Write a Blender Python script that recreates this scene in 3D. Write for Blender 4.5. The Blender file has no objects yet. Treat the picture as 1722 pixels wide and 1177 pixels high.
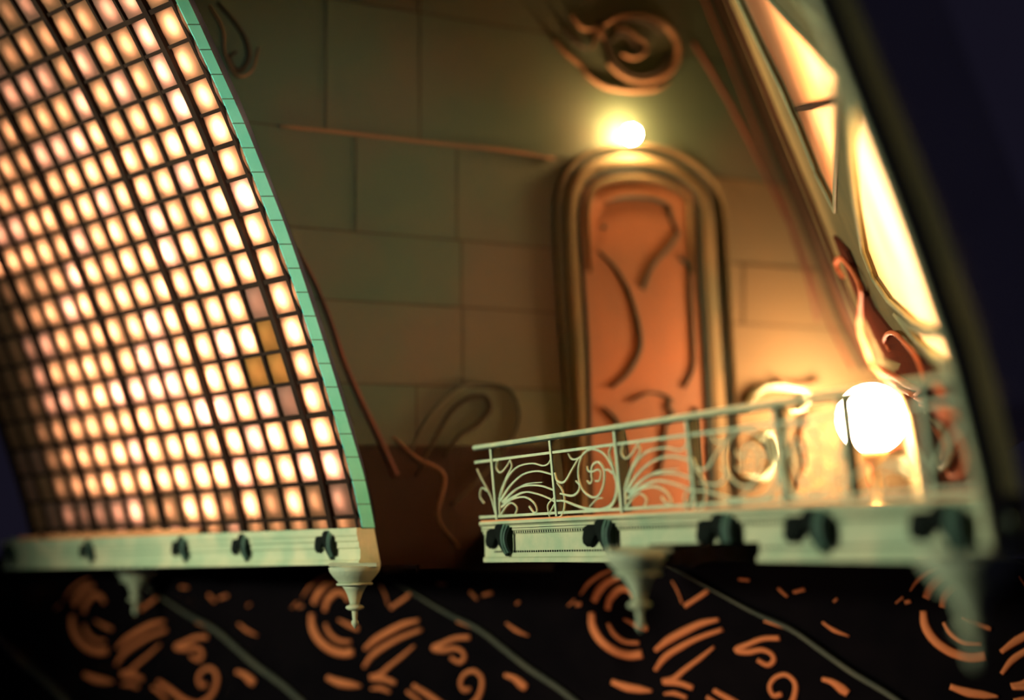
import bpy, bmesh, math, random
from mathutils import Vector, Matrix
from mathutils.geometry import tessellate_polygon
random.seed(7)
SC = bpy.context.scene
COL = SC.collection

# ------------------------------------------------------------------ camera
FPX, CX, CY = 2300.0, 861.0, 588.5
PITCH, ROLL = math.atan2(322.0, FPX), 0.026
F = Vector((0, math.cos(PITCH), math.sin(PITCH)))
U0 = Vector((0, -math.sin(PITCH), math.cos(PITCH)))
R0 = Vector((1, 0, 0))
cr, sr = math.cos(ROLL), math.sin(ROLL)
RT = R0 * cr - U0 * sr
UP = U0 * cr + R0 * sr
cam_d = bpy.data.cameras.new('camera')
cam = bpy.data.objects.new('camera', cam_d)
COL.objects.link(cam)
SC.camera = cam
cam.matrix_world = Matrix(((RT.x, UP.x, -F.x, 0), (RT.y, UP.y, -F.y, 0), (RT.z, UP.z, -F.z, 0), (0, 0, 0, 1)))
cam_d.sensor_width = 36.0
cam_d.lens = 36.0 * FPX / 1722.0
cam_d.clip_start = 0.05
cam_d.dof.use_dof = True
cam_d.dof.focus_distance = 3.72
cam_d.dof.aperture_fstop = 0.45

# ------------------------------------------------------------------ world, exposure
w = bpy.data.worlds.new('world')
SC.world = w
w.use_nodes = True
bgn = w.node_tree.nodes['Background']
bgn.inputs[0].default_value = (0.0065, 0.0055, 0.0115, 1)
bgn.inputs[1].default_value = 1.0
vs = SC.view_settings
vs.view_transform = 'Standard'
vs.look = 'None'
vs.gamma = 1.0
vs.use_curve_mapping = False
vs.exposure = 0.0
SC.cycles.use_light_tree = True
SC.cycles.max_bounces = 6
SC.cycles.sample_clamp_indirect = 4.0


def aim(o, frm, to):
    o.location = frm
    o.rotation_euler = (Vector(to) - Vector(frm)).to_track_quat('-Z', 'Y').to_euler()


def spot(name, frm, to, power, col, ang, blend, size):
    l = bpy.data.lights.new(name, 'SPOT')
    l.energy = power
    l.color = col
    l.spot_size = math.radians(ang)
    l.spot_blend = blend
    l.shadow_soft_size = size
    o = bpy.data.objects.new(name, l)
    COL.objects.link(o)
    aim(o, frm, to)
    return o


def area(name, frm, to, power, col, sx, sy):
    l = bpy.data.lights.new(name, 'AREA')
    l.energy = power
    l.color = col
    l.shape = 'RECTANGLE'
    l.size, l.size_y = sx, sy
    o = bpy.data.objects.new(name, l)
    COL.objects.link(o)
    aim(o, frm, to)
    return o


# cool light from the left of the viewer, falling on cornice and balcony
spot('front_spot', (-3.0, 2.3, 0.42), (0.6, 3.3, 0.08), 430.0, (1.0, 0.98, 0.72), 112, 0.75, 0.12)
# cool spot added beside the viewer to brighten the end of the vault
spot('front_spot', (0.05, 0.1, 0.55), (-0.55, 3.9, 0.95), 250.0, (0.85, 1.0, 0.9), 25, 0.9, 0.10)
# warm spot added below to light the scrolls on the dark frieze
spot('frieze_spot', (0.15, 3.0, -1.35), (0.65, 4.3, -0.58), 58.0, (1.0, 0.72, 0.5), 62, 0.9, 0.06)

# ------------------------------------------------------------------ helpers: projection


def ray(x, y):
    return F + RT * ((x - CX) / FPX) - UP * ((y - CY) / FPX)


def at(x, y, Z):
    return ray(x, y) * Z


def proj(P):
    z = P.dot(F)
    return (CX + FPX * P.dot(RT) / z, CY - FPX * P.dot(UP) / z)


def hdir(vx):
    """horizontal direction whose vanishing point has pixel x = vx"""
    a = F + RT * ((vx - CX) / FPX)
    y = a.z / (UP.z / FPX) + CY
    return ray(vx, y).normalized()


ZUP = Vector((0, 0, 1))


class Pl:
    def __init__(s, pt, hd, up=None):
        s.o = pt
        s.h = hd.normalized()
        s.v = (up or ZUP).normalized()
        s.n = s.h.cross(s.v).normalized()
        if s.n.dot(-pt) < 0:
            s.n = -s.n          # faces the viewer's side
        s.r = s.h if s.h.dot(RT) > 0 else -s.h   # image right

    def px(s, x, y, off=0.0):
        d = ray(x, y)
        o = s.o + s.n * off
        return d * (o.dot(s.n) / d.dot(s.n))

    def uv(s, u, v, off=0.0):
        return s.o + s.r * u + s.v * v + s.n * off

    def inv(s, P):
        q = P - s.o
        vv = q.dot(ZUP) / s.v.z
        q2 = q - s.v * vv
        return q2.dot(s.r), vv


def cat(pts, n=8, closed=False):
    pts = [Vector(p) for p in pts]
    if len(pts) < 3:
        return [pts[0].lerp(pts[-1], i / n) for i in range(n + 1)]
    out = []
    m = len(pts)
    segs = m if closed else m - 1
    for i in range(segs):
        p0 = pts[(i - 1) % m] if (closed or i > 0) else pts[0] * 2 - pts[1]
        p1, p2 = pts[i], pts[(i + 1) % m]
        p3 = pts[(i + 2) % m] if (closed or i + 2 < m) else pts[-1] * 2 - pts[-2]
        for k in range(n):
            t = k / n
            out.append(0.5 * ((2 * p1) + (p2 - p0) * t + (2 * p0 - 5 * p1 + 4 * p2 - p3) * t * t + (3 * p1 - p0 - 3 * p2 + p3) * t ** 3))
    if not closed:
        out.append(pts[-1].copy())
    return out


def interp(tab, x):
    if x <= tab[0][0]:
        (x0, y0), (x1, y1) = tab[0], tab[1]
    elif x >= tab[-1][0]:
        (x0, y0), (x1, y1) = tab[-2], tab[-1]
    else:
        for (x0, y0), (x1, y1) in zip(tab, tab[1:]):
            if x <= x1:
                break
    return y0 + (y1 - y0) * (x - x0) / (x1 - x0)


# ------------------------------------------------------------------ helpers: materials
def lin(c):
    return tuple(((v / 255) / 12.92 if v / 255 <= 0.04045 else ((v / 255 + 0.055) / 1.055) ** 2.4) for v in c)


def mat(name, a, b=None, rough=0.7, scale=6.0, spec=0.3, metal=0.0, rnd=0.0, bump=0.0, det=6.0):
    """two-tone noise mottle of albedo a and b (linear rgb)"""
    m = bpy.data.materials.new(name)
    m.use_nodes = True
    nt = m.node_tree
    bs = nt.nodes['Principled BSDF']
    bs.inputs['Roughness'].default_value = rough
    bs.inputs['Specular IOR Level'].default_value = spec
    bs.inputs['Metallic'].default_value = metal
    b = b or tuple(x * 0.7 for x in a)
    tc = nt.nodes.new('ShaderNodeTexCoord')
    nz = nt.nodes.new('ShaderNodeTexNoise')
    nz.inputs['Scale'].default_value = scale
    nz.inputs['Detail'].default_value = det
    nt.links.new(tc.outputs['Object'], nz.inputs['Vector'])
    cr_ = nt.nodes.new('ShaderNodeValToRGB')
    cr_.color_ramp.elements[0].position = 0.36
    cr_.color_ramp.elements[1].position = 0.64
    cr_.color_ramp.elements[0].color = (*a, 1)
    cr_.color_ramp.elements[1].color = (*b, 1)
    if rnd:
        oi = nt.nodes.new('ShaderNodeObjectInfo')
        ma = nt.nodes.new('ShaderNodeMath')
        ma.operation = 'MULTIPLY_ADD'
        ma.inputs[1].default_value = rnd
        nt.links.new(oi.outputs['Random'], ma.inputs[0])
        sb = nt.nodes.new('ShaderNodeMath')
        sb.operation = 'SUBTRACT'
        sb.inputs[1].default_value = rnd / 2
        nt.links.new(nz.outputs[0], sb.inputs[0])
        nt.links.new(sb.outputs[0], ma.inputs[2])
        nt.links.new(ma.outputs[0], cr_.inputs[0])
    else:
        nt.links.new(nz.outputs[0], cr_.inputs[0])
    nt.links.new(cr_.outputs[0], bs.inputs['Base Color'])
    if bump:
        n2 = nt.nodes.new('ShaderNodeTexNoise')
        n2.inputs['Scale'].default_value = scale * 8
        nt.links.new(tc.outputs['Object'], n2.inputs['Vector'])
        bp = nt.nodes.new('ShaderNodeBump')
        bp.inputs['Strength'].default_value = bump
        bp.inputs['Distance'].default_value = 0.004
        nt.links.new(n2.outputs[0], bp.inputs['Height'])
        nt.links.new(bp.outputs[0], bs.inputs['Normal'])
    return m


def glassmat(name, c1, c2, scale=9.0, gloss=0.06):
    m = bpy.data.materials.new(name)
    m.use_nodes = True
    nt = m.node_tree
    nt.nodes.clear()
    out = nt.nodes.new('ShaderNodeOutputMaterial')
    tr = nt.nodes.new('ShaderNodeBsdfTranslucent')
    df = nt.nodes.new('ShaderNodeBsdfDiffuse')
    mx = nt.nodes.new('ShaderNodeMixShader')
    mx.inputs[0].default_value = 0.12
    tc = nt.nodes.new('ShaderNodeTexCoord')
    nz = nt.nodes.new('ShaderNodeTexNoise')
    nz.inputs['Scale'].default_value = scale
    cr_ = nt.nodes.new('ShaderNodeValToRGB')
    cr_.color_ramp.elements[0].position = 0.35
    cr_.color_ramp.elements[1].position = 0.65
    cr_.color_ramp.elements[0].color = (*c1, 1)
    cr_.color_ramp.elements[1].color = (*c2, 1)
    nt.links.new(tc.outputs['Object'], nz.inputs['Vector'])
    nt.links.new(nz.outputs[0], cr_.inputs[0])
    nt.links.new(cr_.outputs[0], tr.inputs[0])
    nt.links.new(cr_.outputs[0], df.inputs[0])
    nt.links.new(tr.outputs[0], mx.inputs[1])
    nt.links.new(df.outputs[0], mx.inputs[2])
    nt.links.new(mx.outputs[0], out.inputs[0])
    return m


def emat(name, col, strength, attr=None):
    m = bpy.data.materials.new(name)
    m.use_nodes = True
    nt = m.node_tree
    nt.nodes.clear()
    out = nt.nodes.new('ShaderNodeOutputMaterial')
    em = nt.nodes.new('ShaderNodeEmission')
    em.inputs[0].default_value = (*col, 1)
    em.inputs[1].default_value = strength
    if attr:
        at_ = nt.nodes.new('ShaderNodeAttribute')
        at_.attribute_name = attr
        mu = nt.nodes.new('ShaderNodeMath')
        mu.operation = 'MULTIPLY'
        mu.inputs[1].default_value = strength
        nt.links.new(at_.outputs['Fac'], mu.inputs[0])
        nt.links.new(mu.outputs[0], em.inputs[1])
    nt.links.new(em.outputs[0], out.inputs[0])
    return m


M = dict(
    teal=mat('teal_paint', (0.09, 0.56, 0.47), (0.13, 0.62, 0.53), scale=12),
    joint=mat('joint_dark', (0.03, 0.12, 0.08)),
    cream=mat('pale_green_stone', (0.52, 0.54, 0.34), (0.32, 0.44, 0.28), scale=10, bump=0.3),
    cream2=mat('cream_moulding', (0.55, 0.56, 0.34), (0.36, 0.44, 0.28), scale=14),
    sill=mat('lamplit_sill', (0.80, 0.36, 0.15), (0.65, 0.26, 0.10)),  # warm lamp light on the ledge tops, put into the colour
    iron=mat('pale_green_iron', (0.58, 0.66, 0.42), (0.42, 0.56, 0.38), scale=20, rough=0.5),
    black=mat('dark_bronze', (0.006, 0.008, 0.007), (0.01, 0.016, 0.013), rough=0.9, spec=0.05),
    fin=mat('green_console', (0.09, 0.19, 0.13), (0.04, 0.09, 0.07), scale=14),
    mull=mat('dark_glazing_bar', (0.020, 0.012, 0.009), (0.028, 0.017, 0.012), rough=0.9, spec=0.05),
    shell=mat('vault_lamp_shield', (0.03, 0.03, 0.03), rough=0.9),
    mortar=mat('wall_joint', (0.035, 0.023, 0.013), rough=0.9, spec=0.1),
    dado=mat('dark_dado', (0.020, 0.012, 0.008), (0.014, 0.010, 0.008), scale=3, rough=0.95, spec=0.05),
    block_lamplit=mat('lamplit_block', (0.095, 0.066, 0.030), (0.075, 0.062, 0.032), scale=1.6, rnd=0.15, rough=0.9, spec=0.1, det=4.0),  # globe lamp's warmth painted into the right-hand blocks
    block=mat('olive_block', (0.066, 0.058, 0.034), (0.042, 0.062, 0.036), scale=1.6, rnd=0.2, rough=0.9, spec=0.1, det=4.0),
    relief=mat('wall_relief', (0.15, 0.075, 0.033), (0.095, 0.06, 0.03), scale=3.0, rough=0.85, spec=0.15),
    relief_dark=mat('wall_groove', (0.032, 0.025, 0.016), rough=0.9, spec=0.05),
    rust=mat('rust_rib', (0.085, 0.028, 0.014), (0.05, 0.022, 0.013), scale=4.0, rough=0.85, spec=0.15),
    frame=mat('door_frame', (0.115, 0.080, 0.036), (0.075, 0.068, 0.034), scale=3, rough=0.95, spec=0.05),
    door=mat('door_wood', (0.22, 0.080, 0.026), (0.14, 0.068, 0.028), scale=2.5, rough=0.8, spec=0.2),
    dgreen=mat('dark_green_trim', (0.020, 0.028, 0.020), (0.035, 0.045, 0.03), rough=0.8, spec=0.1),
    rwall=mat('right_plaster', (0.20, 0.17, 0.085), (0.15, 0.14, 0.075), scale=3, rough=1.0, spec=0.0),
    redw=mat('red_plaster', (0.11, 0.032, 0.018), (0.08, 0.028, 0.018), scale=3, rough=1.0, spec=0.0),
    gilt=mat('orange_ornament', (0.75, 0.21, 0.08), (0.6, 0.15, 0.055), scale=8, rough=0.8, spec=0.15),
    edge=mat('rim_green', (0.32, 0.35, 0.18), (0.24, 0.28, 0.16), scale=6),
    frieze=mat('frieze_black', (0.0035, 0.003, 0.004), (0.005, 0.004, 0.005), rough=1.0, spec=0.0),
    terra=mat('terracotta', (0.62, 0.20, 0.075), (0.52, 0.155, 0.055), scale=5, rough=0.8, spec=0.1),
    rib=mat('grey_green_rib', (0.085, 0.085, 0.060), (0.06, 0.068, 0.052), scale=8, rough=0.8, spec=0.1),
    pend=mat('pendant_stone', (0.42, 0.46, 0.30), (0.30, 0.38, 0.27), scale=9, bump=0.3),
    soffit=mat('soffit_black', (0.004, 0.0035, 0.004), rough=1.0, spec=0.0),
    brass=mat('brass', (0.45, 0.28, 0.1), metal=0.8, rough=0.35),
    amber=glassmat('amber_glass', (0.93, 0.57, 0.33), (0.82, 0.47, 0.26)),
    pink=glassmat('pink_glass', (0.95, 0.60, 0.46), (0.88, 0.50, 0.36)),
    ochre=glassmat('ochre_glass', (0.92, 0.55, 0.16), (0.80, 0.42, 0.12)),
    opal=glassmat('opal_glass', (0.97, 0.80, 0.58), (0.95, 0.66, 0.42), scale=2.2),
    casing=mat('grey_shield', (0.7, 0.7, 0.7), (0.65, 0.65, 0.65), rough=1.0, spec=0.0),
    bulb=emat('door_bulb', (1.0, 0.54, 0.24), 640.0),
    globe=emat('globe_light', (1.0, 0.60, 0.34), 230.0),
    lamps=emat('backlight', (1.0, 0.62, 0.44), 62.0, 'power'),
)

# ------------------------------------------------------------------ helpers: objects


def tag(o, label=None, cat=None, group=None, kind=None):
    for k, v in (('label', label), ('category', cat), ('group', group), ('kind', kind)):
        if v:
            o[k] = v
    return o


def thing(name, loc, label=None, cat=None, group=None, kind=None):
    o = bpy.data.objects.new(name, None)
    o.empty_display_size = 0.05
    COL.objects.link(o)
    o.location = loc
    return tag(o, label, cat, group, kind)


def wloc(o):
    v = Vector((0, 0, 0))
    while o:
        v = v + o.location
        o = o.parent
    return v


def obj(name, verts, faces, m, parent=None, smooth=False, origin=None):
    base = wloc(parent) if parent else Vector((0, 0, 0))
    if origin is None:
        origin = base if parent else sum(verts, Vector()) / len(verts)
    me = bpy.data.meshes.new(name)
    me.from_pydata([v - origin for v in verts], [], faces)
    bm = bmesh.new()
    bm.from_mesh(me)
    bmesh.ops.recalc_face_normals(bm, faces=bm.faces)
    bm.to_mesh(me)
    bm.free()
    if smooth:
        for p in me.polygons:
            p.use_smooth = True
    me.materials.append(M[m] if isinstance(m, str) else m)
    o = bpy.data.objects.new(name, me)
    COL.objects.link(o)
    if parent:
        o.parent = parent
    o.location = origin - base
    return o


class MB:
    def __init__(s):
        s.v, s.f = [], []

    def add(s, v, f):
        k = len(s.v)
        s.v += v
        s.f += [tuple(i + k for i in q) for q in f]
        return s

    def box(s, o, a, b, c):
        """corner o and three edge vectors"""
        v = [o, o + a, o + a + b, o + b, o + c, o + a + c, o + a + b + c, o + b + c]
        return s.add(v, [(0, 3, 2, 1), (4, 5, 6, 7), (0, 1, 5, 4), (1, 2, 6, 5), (2, 3, 7, 6), (3, 0, 4, 7)])

    def loft(s, rings, closed=True, caps=True):
        n = len(rings[0])
        v = [p for r in rings for p in r]
        f = []
        for i in range(len(rings) - 1):
            for j in range(n if closed else n - 1):
                a, b = i * n + j, i * n + (j + 1) % n
                f.append((a, b, b + n, a + n))
        if caps and closed:
            f.append(tuple(range(n)))
            f.append(tuple(range((len(rings) - 1) * n, len(rings) * n)))
        return s.add(v, f)

    def stroke(s, pts, widths, n, h, flat=False):
        """raised band along coplanar 3-D points, n = outward normal, h = relief"""
        rings = []
        m = len(pts)
        for i, p in enumerate(pts):
            t = (pts[min(i + 1, m - 1)] - pts[max(i - 1, 0)]).normalized()
            sd = n.cross(t).normalized()
            q = i / (m - 1) * (len(widths) - 1) if len(widths) > 1 else 0
            k = min(int(q), max(len(widths) - 2, 0))
            wd = widths[k] if len(widths) == 1 else widths[k] + (widths[k + 1] - widths[k]) * (q - k)
            hw = wd / 2
            if flat:
                rings.append([p - sd * hw, p - sd * hw + n * h, p + sd * hw + n * h, p + sd * hw])
            else:
                rings.append([p - sd * hw, p - sd * hw * 0.7 + n * h * 0.75, p + n * h, p + sd * hw * 0.7 + n * h * 0.75, p + sd * hw])
        return s.loft(rings)

    def tube(s, pts, rad, k=8):
        rings = []
        m = len(pts)
        for i, p in enumerate(pts):
            t = (pts[min(i + 1, m - 1)] - pts[max(i - 1, 0)]).normalized()
            a = t.cross(ZUP)
            if a.length < 0.2:
                a = t.cross(Vector((1, 0, 0)))
            a.normalize()
            b = t.cross(a).normalized()
            r = rad if isinstance(rad, float) else rad[min(int(i / (m - 1) * (len(rad) - 1) + 0.5), len(rad) - 1)]
            rings.append([p + (a * math.cos(2 * math.pi * j / k) + b * math.sin(2 * math.pi * j / k)) * r for j in range(k)])
        return s.loft(rings)

    def lathe(s, base, prof, k=24, axis=None, fl=0.0):
        rings = []
        ax = axis or ZUP
        a = ax.cross(Vector((0, 1, 0))).normalized()
        b = ax.cross(a).normalized()
        for r, z in prof:
            rings.append([base + ax * z + (a * math.cos(2 * math.pi * j / k) + b * math.sin(2 * math.pi * j / k)) * r * (1 - fl * (j % 2)) for j in range(k)])
        return s.loft(rings)

    def poly(s, outline, holes, mapf, mapb):
        """prism of a 2-D outline with holes; mapf/mapb map a 2-D point to front/back"""
        loops = [[Vector((x, y, 0)) for x, y in outline]] + [[Vector((x, y, 0)) for x, y in hh] for hh in holes]
        flat = [p for l in loops for p in l]
        tris = tessellate_polygon(loops)
        n = len(flat)
        v = [mapf(p.x, p.y) for p in flat] + [mapb(p.x, p.y) for p in flat]
        f = [tuple(t) for t in tris] + [tuple(i + n for i in reversed(t)) for t in tris]
        k = 0
        for l in loops:
            m = len(l)
            for i in range(m):
                a, b = k + i, k + (i + 1) % m
                f.append((a, b, b + n, a + n))
            k += m
        return s.add(v, f)

    def build(s, name, m, parent=None, smooth=False, origin=None):
        return obj(name, s.v, s.f, m, parent, smooth, origin)


def pxlen(Z, px):
    return px * Z / FPX


# ------------------------------------------------------------------ planes of the place
H = hdir(-1900)                                       # long direction of the glass vault
E_pt = at(638, 946, 4.0)
E = Pl(E_pt, Vector((-H.y, H.x, 0)))                   # end face of the vault, square to H
FR = Pl(E_pt, H)                                      # vertical plane along the vault
mdir = FR.n                                           # horizontal, square to H, towards the viewer
W = Pl(at(700, 500, 4.45), hdir(5460))                # back wall
dB = hdir(-517)
B = Pl(at(818, 945, 4.0), dB)                          # balcony front
P = Pl(at(1200, 1050, 4.32), hdir(-5000))              # dark frieze
zof = lambda pl, x, y: pl.px(x, y).z

OUTER = [(-260, 170), (-180, 217), (-90, 268), (0, 316), (100, 361), (200, 407), (300, 447), (400, 486), (500, 519), (600, 551), (700, 581), (800, 612), (860, 624), (946, 640)]
INNER = [(-260, 145), (-180, 193), (-90, 246), (0, 295), (100, 343), (200, 388), (300, 426), (400, 465), (500, 501), (600, 532), (700, 562), (800, 590), (870, 606), (890, 609)]
RIN = [(-120, 1160), (0, 1212), (120, 1262), (240, 1310), (370, 1363), (480, 1404), (540, 1426), (600, 1458), (660, 1492), (700, 1512), (830, 1530), (960, 1540)]
ROUT = [(-120, 1352), (0, 1404), (100, 1443), (200, 1484), (300, 1523), (400, 1561), (500, 1595), (600, 1630), (700, 1655), (800, 1679), (880, 1695), (946, 1706)]

def smooth_tab(tab):
    return [(q.x, q.y) for q in cat([(a, b, 0) for a, b in tab], 6)]


OUTER, INNER, RIN, ROUT = [smooth_tab([(y, sum(interp(t, y + d) for d in (-35, -15, 0, 15, 35)) / 5) for y, _ in t]) for t in (OUTER, INNER, RIN, ROUT)]
# ================================================================== back wall
WY0, WY1 = -110, 960


def wl(y):
    return interp(OUTER, min(y, 946)) - 8


def wr(y):
    return interp(RIN, y) + 12


wall = thing('wall_back', W.px(900, 946), 'olive painted stone wall behind the balcony and arched door', 'wall', kind='structure')
ys = [WY0 + (WY1 - WY0) * i / 30 for i in range(31)]
outl = [(wl(y), y) for y in ys] + [(wr(y), y) for y in reversed(ys)]
MB().poly(outl, [], lambda x, y: W.px(x, y), lambda x, y: W.px(x, y, -0.05)).build('wall_backing', 'mortar', wall)


def joint_y(y700, x):
    return y700 + (790 - y700) * (x - 700) / 4760


rows = [(-100, 20, [250, 548, 706, 1330]), (20, 238, [250, 548, 706, 1420]),
        (238, 398, [380, 598, 768, 1000, 1480]), (398, 512, [400, 776, 1000, 1250, 1520]),
        (512, 648, [430, 778, 1000, 1600]), (648, 750, [470, 700, 1000, 1600]),
        (750, 958, [520, 760, 946, 1650])]
for (ya, yb, xs) in rows:
    for x0, x1 in zip(xs, xs[1:]):
        g = 1.1
        n = 6
        L, Rr = [], []
        for i in range(n + 1):
            t = i / n
            yt = (ya + g) * (1 - t) + (yb - g) * t
            xl = max(x0 + g, wl(joint_y(yt, x0)))
            xr = min(x1 - g, wr(joint_y(yt, x1)))
            if xr - xl > 4:
                L.append((xl, joint_y(yt, xl)))
                Rr.append((xr, joint_y(yt, xr)))
        if len(L) < 3:
            continue
        pr = 0.010 + random.random() * 0.012
        mbk = MB()
        # slightly chamfered front
        mbk.poly(L + Rr[::-1], [], lambda x, y: W.px(x, y, pr), lambda x, y: W.px(x, y, 0.0))
        mbk.build('stone_block', 'dado' if ya > 740 and x1 < 1000 else ('block_lamplit' if x1 > 1150 and ya > 60 else 'block'), wall)


def wstroke(name, pts, wd, m, parent, h=0.02, off=0.018, n=6, flat=False, pl=W, smooth=True):
    c = cat([(x, y, 0) for x, y in pts], n)
    p3 = [pl.px(q.x, q.y, off) for q in c]
    Z = p3[0].dot(F)
    return MB().stroke(p3, [pxlen(Z, a) for a in wd], pl.n, h, flat).build(name, m, parent, smooth)


c1 = lambda L: [(900 + a / 3.923, b / 3.923) for a, b in L]
scr = thing('wall_scroll_relief', W.px(1060, 140), 'large carved spiral relief high on the wall above the lit bulb', 'relief', kind='structure')
for pts, wd, m in [
    (c1([(110, 260), (190, 350), (290, 430), (340, 500), (440, 570), (560, 598), (680, 605), (800, 592), (880, 540)]), [4, 7, 8, 7, 4], 'relief'),
    (c1([(420, 150), (480, 330), (520, 410), (600, 485), (710, 505), (820, 460), (880, 360)]), [5, 12, 14, 12, 6], 'relief_dark'),
    (c1([(470, 420), (560, 500), (700, 545), (850, 500), (930, 400), (930, 280), (850, 170), (700, 110), (540, 120), (430, 190), (440, 260)]), [4, 12, 14, 12, 9, 5], 'relief'),
    (c1([(500, 270), (540, 230), (600, 235), (640, 290), (680, 330), (640, 330)]), [4, 8, 8, 4], 'relief_dark'),
    (c1([(520, 190), (600, 205), (660, 250), (720, 290), (720, 350), (640, 390), (560, 360)]), [4, 7, 7, 4], 'relief'),
    (c1([(230, 100), (280, 170), (340, 200), (400, 190), (390, 260), (370, 320)]), [4, 6, 6, 3], 'relief'),
    (c1([(180, 190), (260, 280), (340, 330)]), [4, 9, 4], 'relief_dark'),
    (c1([(540, 160), (640, 130), (740, 150), (830, 230)]), [3, 8, 3], 'relief_dark'),
]:
    wstroke('scroll_band', pts, wd, m, scr, h=0.016, off=0.02)

scr2 = thing('wall_scroll_relief', W.px(780, 860), 'dim carved loop relief low on the wall left of the balcony', 'relief', kind='structure')
for pts, wd, m in [
    ([(690, 760), (715, 710), (750, 670), (790, 645), (850, 650), (872, 690), (862, 735), (820, 790), (760, 850)], [3, 7, 8, 6, 5, 4, 3], 'block'),
    ([(745, 770), (770, 735), (800, 715), (822, 690), (815, 668), (790, 670), (760, 690), (735, 730), (700, 800)], [3, 8, 9, 7, 4], 'relief_dark'),
    ([(660, 735), (700, 770), (745, 800), (735, 870), (770, 920)], [4, 7, 4], 'relief'),
]:
    wstroke('scroll_band', pts, wd, m, scr2, h=0.016, off=0.02)

scr3 = thing('wall_scroll_relief', W.px(400, 118), 'dim hooked relief beside the top of the teal rim', 'relief', kind='structure')
wstroke('scroll_band', [(365, 5), (392, 35), (412, 66), (418, 95), (405, 118), (390, 112), (386, 95), (396, 88)], [4, 9, 9, 5], 'relief_dark', scr3, h=0.014, off=0.02)
wstroke('scroll_band', [(352, 10), (374, 50), (378, 90), (398, 128), (424, 118), (434, 80)], [3, 5, 3], 'relief', scr3, h=0.014, off=0.02)
drib = thing('wall_rib', W.px(640, 760), 'thin rust red curved rib on the dark wall beside the teal rim', 'rib', kind='structure')
wstroke('rib_bead', [(498, 420), (530, 480), (556, 545), (578, 610), (604, 670), (640, 745), (664, 800)], [5, 8, 9, 12, 14], 'rust', drib, h=0.02, off=0.02)
wstroke('rib_bead', [(486, 425), (520, 500), (545, 570), (566, 640), (592, 715)], [3, 6, 6, 4], 'relief_dark', drib, h=0.012, off=0.02)
bnd = thing('trim_1', W.px(800, 250), 'thin stepped string course across the wall left of the lit bulb', 'moulding', kind='structure')
wstroke('course_bead', [(470, 213), (560, 222), (700, 238), (850, 254), (930, 268)], [4, 5, 5, 3], 'relief', bnd, h=0.012, off=0.014, flat=True)

# ------------------------------------------------------------------ arched door
c2 = lambda L: [(900 + a / 2.264, 240 + b / 2.264) for a, b in L]
door = thing('door_1', W.px(1085, 900), 'tall arched orange door with curved dark strapwork under the lit bulb', 'door', kind='structure')
inner = c2([(208, 1460), (200, 1177), (192, 800), (180, 600), (166, 400), (162, 250), (178, 175), (212, 132), (280, 108), (390, 99), (500, 118), (575, 160), (615, 205), (624, 300), (630, 500), (645, 700), (660, 950), (668, 1177), (676, 1460)])
outer = c2([(160, 1460), (152, 1177), (132, 850), (117, 600), (107, 400), (104, 240), (122, 150), (165, 90), (250, 52), (360, 38), (480, 55), (580, 105), (645, 165), (682, 240), (692, 400), (702, 600), (714, 800), (728, 1000), (735, 1177), (742, 1460)])
inn = [(q.x, q.y) for q in cat([(x, y, 0) for x, y in inner], 4)]
out = [(q.x, q.y) for q in cat([(x, y, 0) for x, y in outer], 4)]
MB().poly(inn, [], lambda x, y: W.px(x, y, 0.030), lambda x, y: W.px(x, y, 0.0)).build('door_panel', 'door', door)
# frame: band between the two outlines
N = 60


def resamp(L, n):
    d = [0]
    for a, b in zip(L, L[1:]):
        d.append(d[-1] + math.hypot(a[0] - b[0], a[1] - b[1]))
    r = []
    for i in range(n + 1):
        s_ = d[-1] * i / n
        k = 0
        while k < len(d) - 2 and d[k + 1] < s_:
            k += 1
        t = (s_ - d[k]) / max(d[k + 1] - d[k], 1e-6)
        r.append((L[k][0] + (L[k + 1][0] - L[k][0]) * t, L[k][1] + (L[k + 1][1] - L[k][1]) * t))
    return r


ri, ro = resamp(inn, N), resamp(out, N)


def lerp2(a, b, t):
    return (a[0] + (b[0] - a[0]) * t, a[1] + (b[1] - a[1]) * t)


rings = []
for a, b in zip(ri, ro):
    pr = [(0.0, 0.0), (0.06, 0.036), (0.3, 0.044), (0.6, 0.042), (0.85, 0.034), (1.0, 0.0)]
    rings.append([W.px(*lerp2(a, b, t), off) for t, off in pr])
MB().loft(rings).build('door_moulding', 'frame', door, True)


def offs(L, k):
    cx_, cy_ = 1085, 640
    r_ = []
    for i, p in enumerate(L):
        a, b = L[max(i - 1, 0)], L[min(i + 1, len(L) - 1)]
        tx, ty = b[0] - a[0], b[1] - a[1]
        l = math.hypot(tx, ty) or 1
        nx, ny = -ty / l, tx / l
        if nx * (p[0] - cx_) + ny * (p[1] - cy_) < 0:
            nx, ny = -nx, -ny
        r_.append((p[0] + nx * k, p[1] + ny * k))
    return r_


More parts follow.
